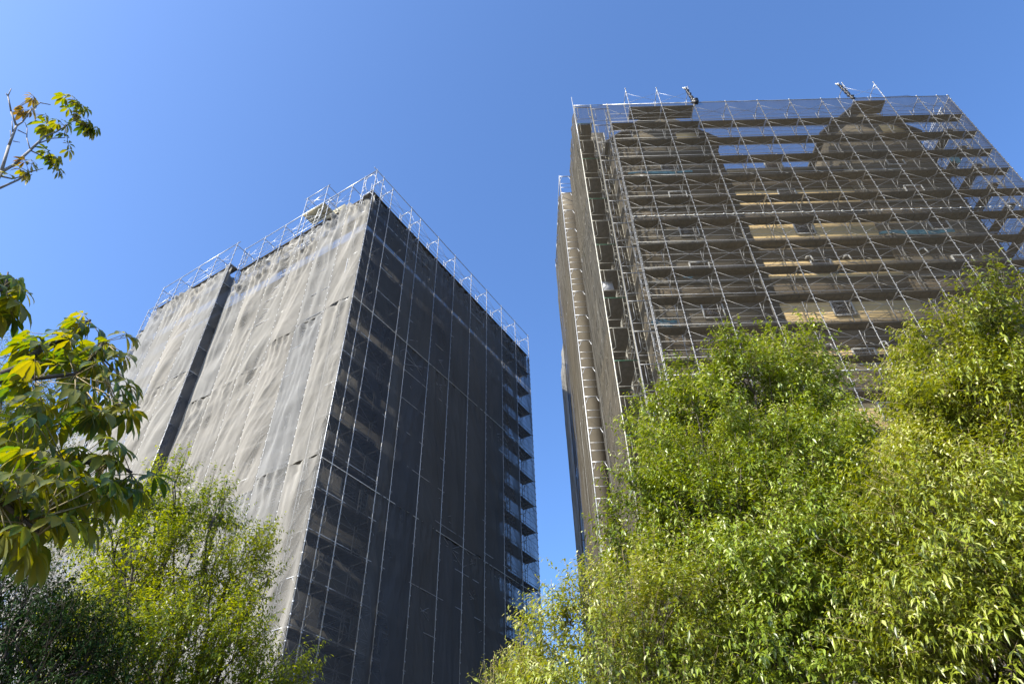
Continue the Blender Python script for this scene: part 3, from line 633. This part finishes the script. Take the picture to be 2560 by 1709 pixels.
tree("broadleaf_tree", "loose mid-green tree at lower left with pale netting showing through its crown", "tree",
     lob((425, 1235, 11.1, .52), (540, 1275, 11, .38), (380, 1330, 11, .62), (575, 1400, 10.8, .52), (470, 1420, 10.6, .75), (320, 1440, 10.6, .7), (620, 1480, 10.6, .42), (600, 1600, 10.2, .55), (470, 1600, 10.1, .75), (310, 1600, 10.1, .8), (660, 1690, 10, .42), (230, 1520, 10.8, .5), (560, 1720, 10, .7), (390, 1740, 9.9, .8), (690, 1770, 10, .5), (270, 1340, 11.2, .5)),
     'leaf_mid', at(440, 1700, 10.6)[:2], 505, density=1.05, leaf=(.088, .029), droop=.3, up=.6, sparse=.35, spires=spi((472, 1112, 11.1, .6), (445, 1135, 11.1, .5), (540, 1172, 11, .6), (567, 1203, 11, .4), (680, 1296, 10.8, .7), (683, 1336, 10.8, .5), (676, 1411, 10.7, .5), (655, 1330, 10.8, .5), (700, 1625, 10, .4), (385, 1150, 11.2, .5), (405, 1130, 11.2, .5)))
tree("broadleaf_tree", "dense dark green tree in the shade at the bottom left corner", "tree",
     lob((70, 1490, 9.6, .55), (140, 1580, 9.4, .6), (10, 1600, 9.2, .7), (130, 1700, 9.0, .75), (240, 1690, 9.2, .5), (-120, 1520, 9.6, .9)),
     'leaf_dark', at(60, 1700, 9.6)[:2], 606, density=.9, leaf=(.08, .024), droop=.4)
tree("broadleaf_tree", "small-leaved pale green tree top peeping out behind the broad leaves at far left", "tree",
     lob((-15, 950, 15, .85), (60, 1010, 15.2, .55), (-60, 1100, 15, 1.2), (80, 1130, 15, .9), (30, 1280, 14.6, 1.1)),
     'leaf_lime', at(-20, 1600, 15)[:2], 707, density=.7, leaf=(.09, .024), sparse=.35, droop=.3)

# ---- large palmate-leaved tree close to the camera, off the left edge
def palmate_tree():
    g = np.random.default_rng(909)
    base = at(-1500, 1500, 5.0)
    root = thing("chestnut_tree", "nearby tree with large drooping five-part leaves turning yellow, reaching in from the left edge", "tree", (base[0], base[1], 0))
    fork = np.array([base[0], base[1], 3.0]); fork2 = np.array([base[0]+.05, base[1]+.1, 5.6])
    m = MB(); branch_path(m, (base[0], base[1], -.1), fork, .13, .10, 0, 4, .01, 1); branch_path(m, fork, fork2, .10, .06, 0, 4, .02, 2); m.build("trunk", M['palebark'], root, 12, True)
    HP = []; HO = []; HS = []; RU = []
    def limb(path, r0, r1, mt='bark'):
        m = MB()
        for i in range(len(path)-1): m.seg(path[i], path[i+1], r0+(r1-r0)*i/(len(path)-1), r0+(r1-r0)*(i+1)/(len(path)-1))
        m.build("branch", M[mt], root, 8, True); return path
    def fill(px, py, D, rad, n, attach, size=.108, rust=0.):
        c = at(px, py, D)
        for q in range(n):
            dv = unit(g.normal(size=3)); p = c + dv*rad*g.random()**.45*np.array([1, .8, 1])
            out = unit(dv + np.array([0, 0, .1])); HP.append(p); HO.append(out); HS.append(size*g.uniform(.75, 1.15)); RU.append(rust)
            pet.seg(p, p + (attach-p)*min(1, .28/np.linalg.norm(attach-p)) + np.array([0, 0, -.01]), .0022, .003)
    pet = MB()
    # main low branch and its side twigs
    A = limb([fork, at(-150, 1120, 3.9), at(0, 940, 3.9), at(45, 920, 3.9), at(110, 865, 4.0), at(185, 835, 4.05), at(225, 800, 4.1)], .035, .009)
    B = limb([A[2], at(90, 945, 3.8), at(190, 935, 3.75), at(245, 880, 3.75), at(262, 850, 3.8)], .016, .006)
    Cc = limb([A[1], at(60, 1140, 3.4), at(170, 1160, 3.4), at(270, 1150, 3.4), at(330, 1180, 3.45)], .02, .006)
    E = limb([A[1], at(0, 1250, 3.0), at(60, 1300, 3.0), at(100, 1330, 3.0)], .016, .006)
    for a in ((215, 835, 4.05, .20, 13, A[6]), (130, 870, 4.0, .22, 12, A[5]), (255, 880, 3.8, .20, 13, B[4]), (60, 900, 3.9, .22, 9, A[4]), (180, 945, 3.75, .26, 17, B[2]), (270, 960, 3.75, .15, 8, B[3]),
              (100, 1010, 3.6, .28, 15, B[1]), (215, 1030, 3.6, .22, 13, B[2]), (285, 1030, 3.65, .11, 5, B[3]), (20, 1100, 3.4, .28, 13, Cc[1]), (130, 1130, 3.4, .26, 13, Cc[2]), (230, 1160, 3.4, .18, 8, Cc[3]), (310, 1185, 3.45, .15, 7, Cc[4]),
              (60, 1230, 3.1, .24, 12, E[1]), (180, 1240, 3.2, .20, 9, E[2]), (0, 1225, 3.0, .2, 8, E[1]), (110, 1270, 3.0, .18, 9, E[3]), (250, 1260, 3.3, .17, 8, Cc[3]), (335, 1205, 3.45, .13, 6, Cc[4]), (150, 1255, 3.1, .20, 9, E[2]), (30, 1250, 3.0, .2, 8, E[2])):
        fill(*a)
    for q in range(7):
        fill(-400-60*(q % 3), 700+110*q, 3.6+.2*q, .45, 22, A[1] if q > 2 else fork2)  # unseen leaf clusters added off the left edge to shade the visible ones
    G = limb([fork2, at(-120, 860, 4.6), at(-20, 735, 4.6), at(15, 720, 4.6), at(20, 680, 4.6)], .02, .005)
    fill(22, 700, 4.6, .15, 5, G[3], .14, .12); fill(-10, 770, 4.5, .24, 9, G[2], .15); fill(40, 760, 4.5, .13, 4, G[3], .15)
    # upper bare limbs with a few clusters
    fk = at(3, 430, 6.0)
    limb([fork2, at(-120, 640, 5.6), fk], .05, .018, 'palebark')
    U1 = limb([fk, at(22, 365, 6.0), at(41, 315, 6.0), at(28, 280, 6.0), at(20, 240, 6.0), at(15, 234, 6.0)], .015, .005, 'palebark')
    limb([U1[4], at(28, 222, 6.0)], .006, .004, 'palebark'); limb([U1[2], at(56, 305, 6.0), at(78, 275, 6.0), at(100, 257, 6.0), at(126, 262, 6.0)], .01, .004, 'palebark')
    limb([at(32, 330, 6.0), at(30, 303, 6.0)], .007, .004, 'palebark'); limb([at(28, 350, 6.0), at(26, 326, 6.0)], .006, .004, 'palebark'); limb([at(33, 353, 6.0), at(50, 356, 6.0)], .005, .003, 'palebark'); limb([at(44, 325, 6.0), at(67, 336, 6.0)], .006, .004, 'palebark')
    U2 = limb([fk, at(35, 412, 6.0), at(76, 375, 6.0), at(110, 342, 6.0), at(140, 330, 6.0), at(165, 315, 6.0), at(186, 300, 6.0)], .016, .005, 'palebark')
    limb([at(76, 376, 6.0), at(67, 345, 6.0), at(68, 320, 6.0), at(62, 306, 6.0)], .006, .003, 'palebark'); U3 = limb([at(78, 377, 6.0), at(105, 390, 6.0), at(125, 398, 6.0)], .007, .004, 'palebark')
    limb([at(98, 358, 6.0), at(130, 346, 6.0), at(163, 344, 6.0)], .007, .004, 'palebark')
    U4 = limb([at(-60, 470, 6.0), at(0, 470, 6.0), at(45, 450, 6.0), at(75, 430, 6.0), at(108, 421, 6.0)], .014, .004, 'palebark'); limb([at(-10, 438, 6.0), at(30, 447, 6.0), at(55, 441, 6.0), at(80, 437, 6.0)], .009, .004, 'palebark')
    for px, py, rad, n, att, ru, sz in ((195, 262, .10, 6, U2[6], 0, .11), (212, 300, .12, 8, U2[6], 0, .11), (178, 245, .07, 3, U2[6], .1, .10), (235, 318, .04, 2, U2[6], 0, .10), (150, 305, .06, 3, U2[5], .1, .10), (122, 315, .05, 2, U2[4], .45, .11), (165, 335, .05, 3, U2[5], 0, .09), (165, 365, .05, 2, U2[5], .1, .09),
                                       (118, 385, .06, 3, U3[2], 0, .10), (140, 400, .06, 4, U3[2], 0, .10), (138, 425, .04, 2, U3[2], 0, .10), (75, 410, .06, 3, U4[3], .1, .10), (60, 425, .06, 3, U4[3], .35, .10), (22, 440, .03, 1, U4[2], .2, .10),
                                       (80, 243, .05, 3, U1[3], 1., .09), (70, 270, .05, 3, U1[3], 1., .09), (108, 285, .03, 1, U1[3], .3, .10)):
        fill(px, py, 6.0, rad, n, np.asarray(att), sz, ru)
    HPa = np.array(HP); HOa = np.array(HO); n = len(HPa); P = []; D = []; N = []; Ls = []; T = []; Rm = []
    for h in range(n):
        ax = unit(np.array([HOa[h][0], HOa[h][1], .15*HOa[h][2]-.1]) + g.normal(0, .25, 3)); sd_ = unit(np.cross(ax, [0, 0, 1.])); k = int(g.integers(5, 8)); base_t = np.clip(g.normal(.38, .28), 0, 1); rm = RU[h] > g.random()
        for j in range(k):
            a = (j-(k-1)/2)/((k-1)/2)*1.9; d = unit(ax*math.cos(a) + sd_*math.sin(a) + np.array([0, 0, -.45+g.normal(0, .12)]))
            P.append(HPa[h] + d*.01); D.append(d); N.append(unit(np.array([0, 0, 1.]) + ax*.5 + g.normal(0, .15, 3))); Ls.append(HS[h]*(1-.35*abs(a)/1.9)*g.uniform(.9, 1.1)); T.append(np.clip(base_t+g.normal(0, .1), 0, 1)); Rm.append(rm)
    P, D, N, Ls, T, Rm = map(np.array, (P, D, N, Ls, T, Rm))
    for nm, mt, sel in (("foliage", 'leaf_big', ~Rm), ("rust_foliage", 'leaf_rust', Rm)):
        V, F, k = leaves(P[sel], D[sel], N[sel], Ls[sel], Ls[sel]*.46, g.uniform(.25, .75, sel.sum()), 2)
        rib = np.tile(np.array([.25, 0, .3, 0, -.05, .25, -.05, -.1, .15, -.1, -.15]), int(sel.sum())); np_mesh(nm, V, [F], M[mt], root, True, np.clip(np.repeat(T[sel], k)+rib+g.normal(0, .06, len(V)), 0, 1))
    pet.build("foliage_stalks", M['twig'], root, 4)
palmate_tree()
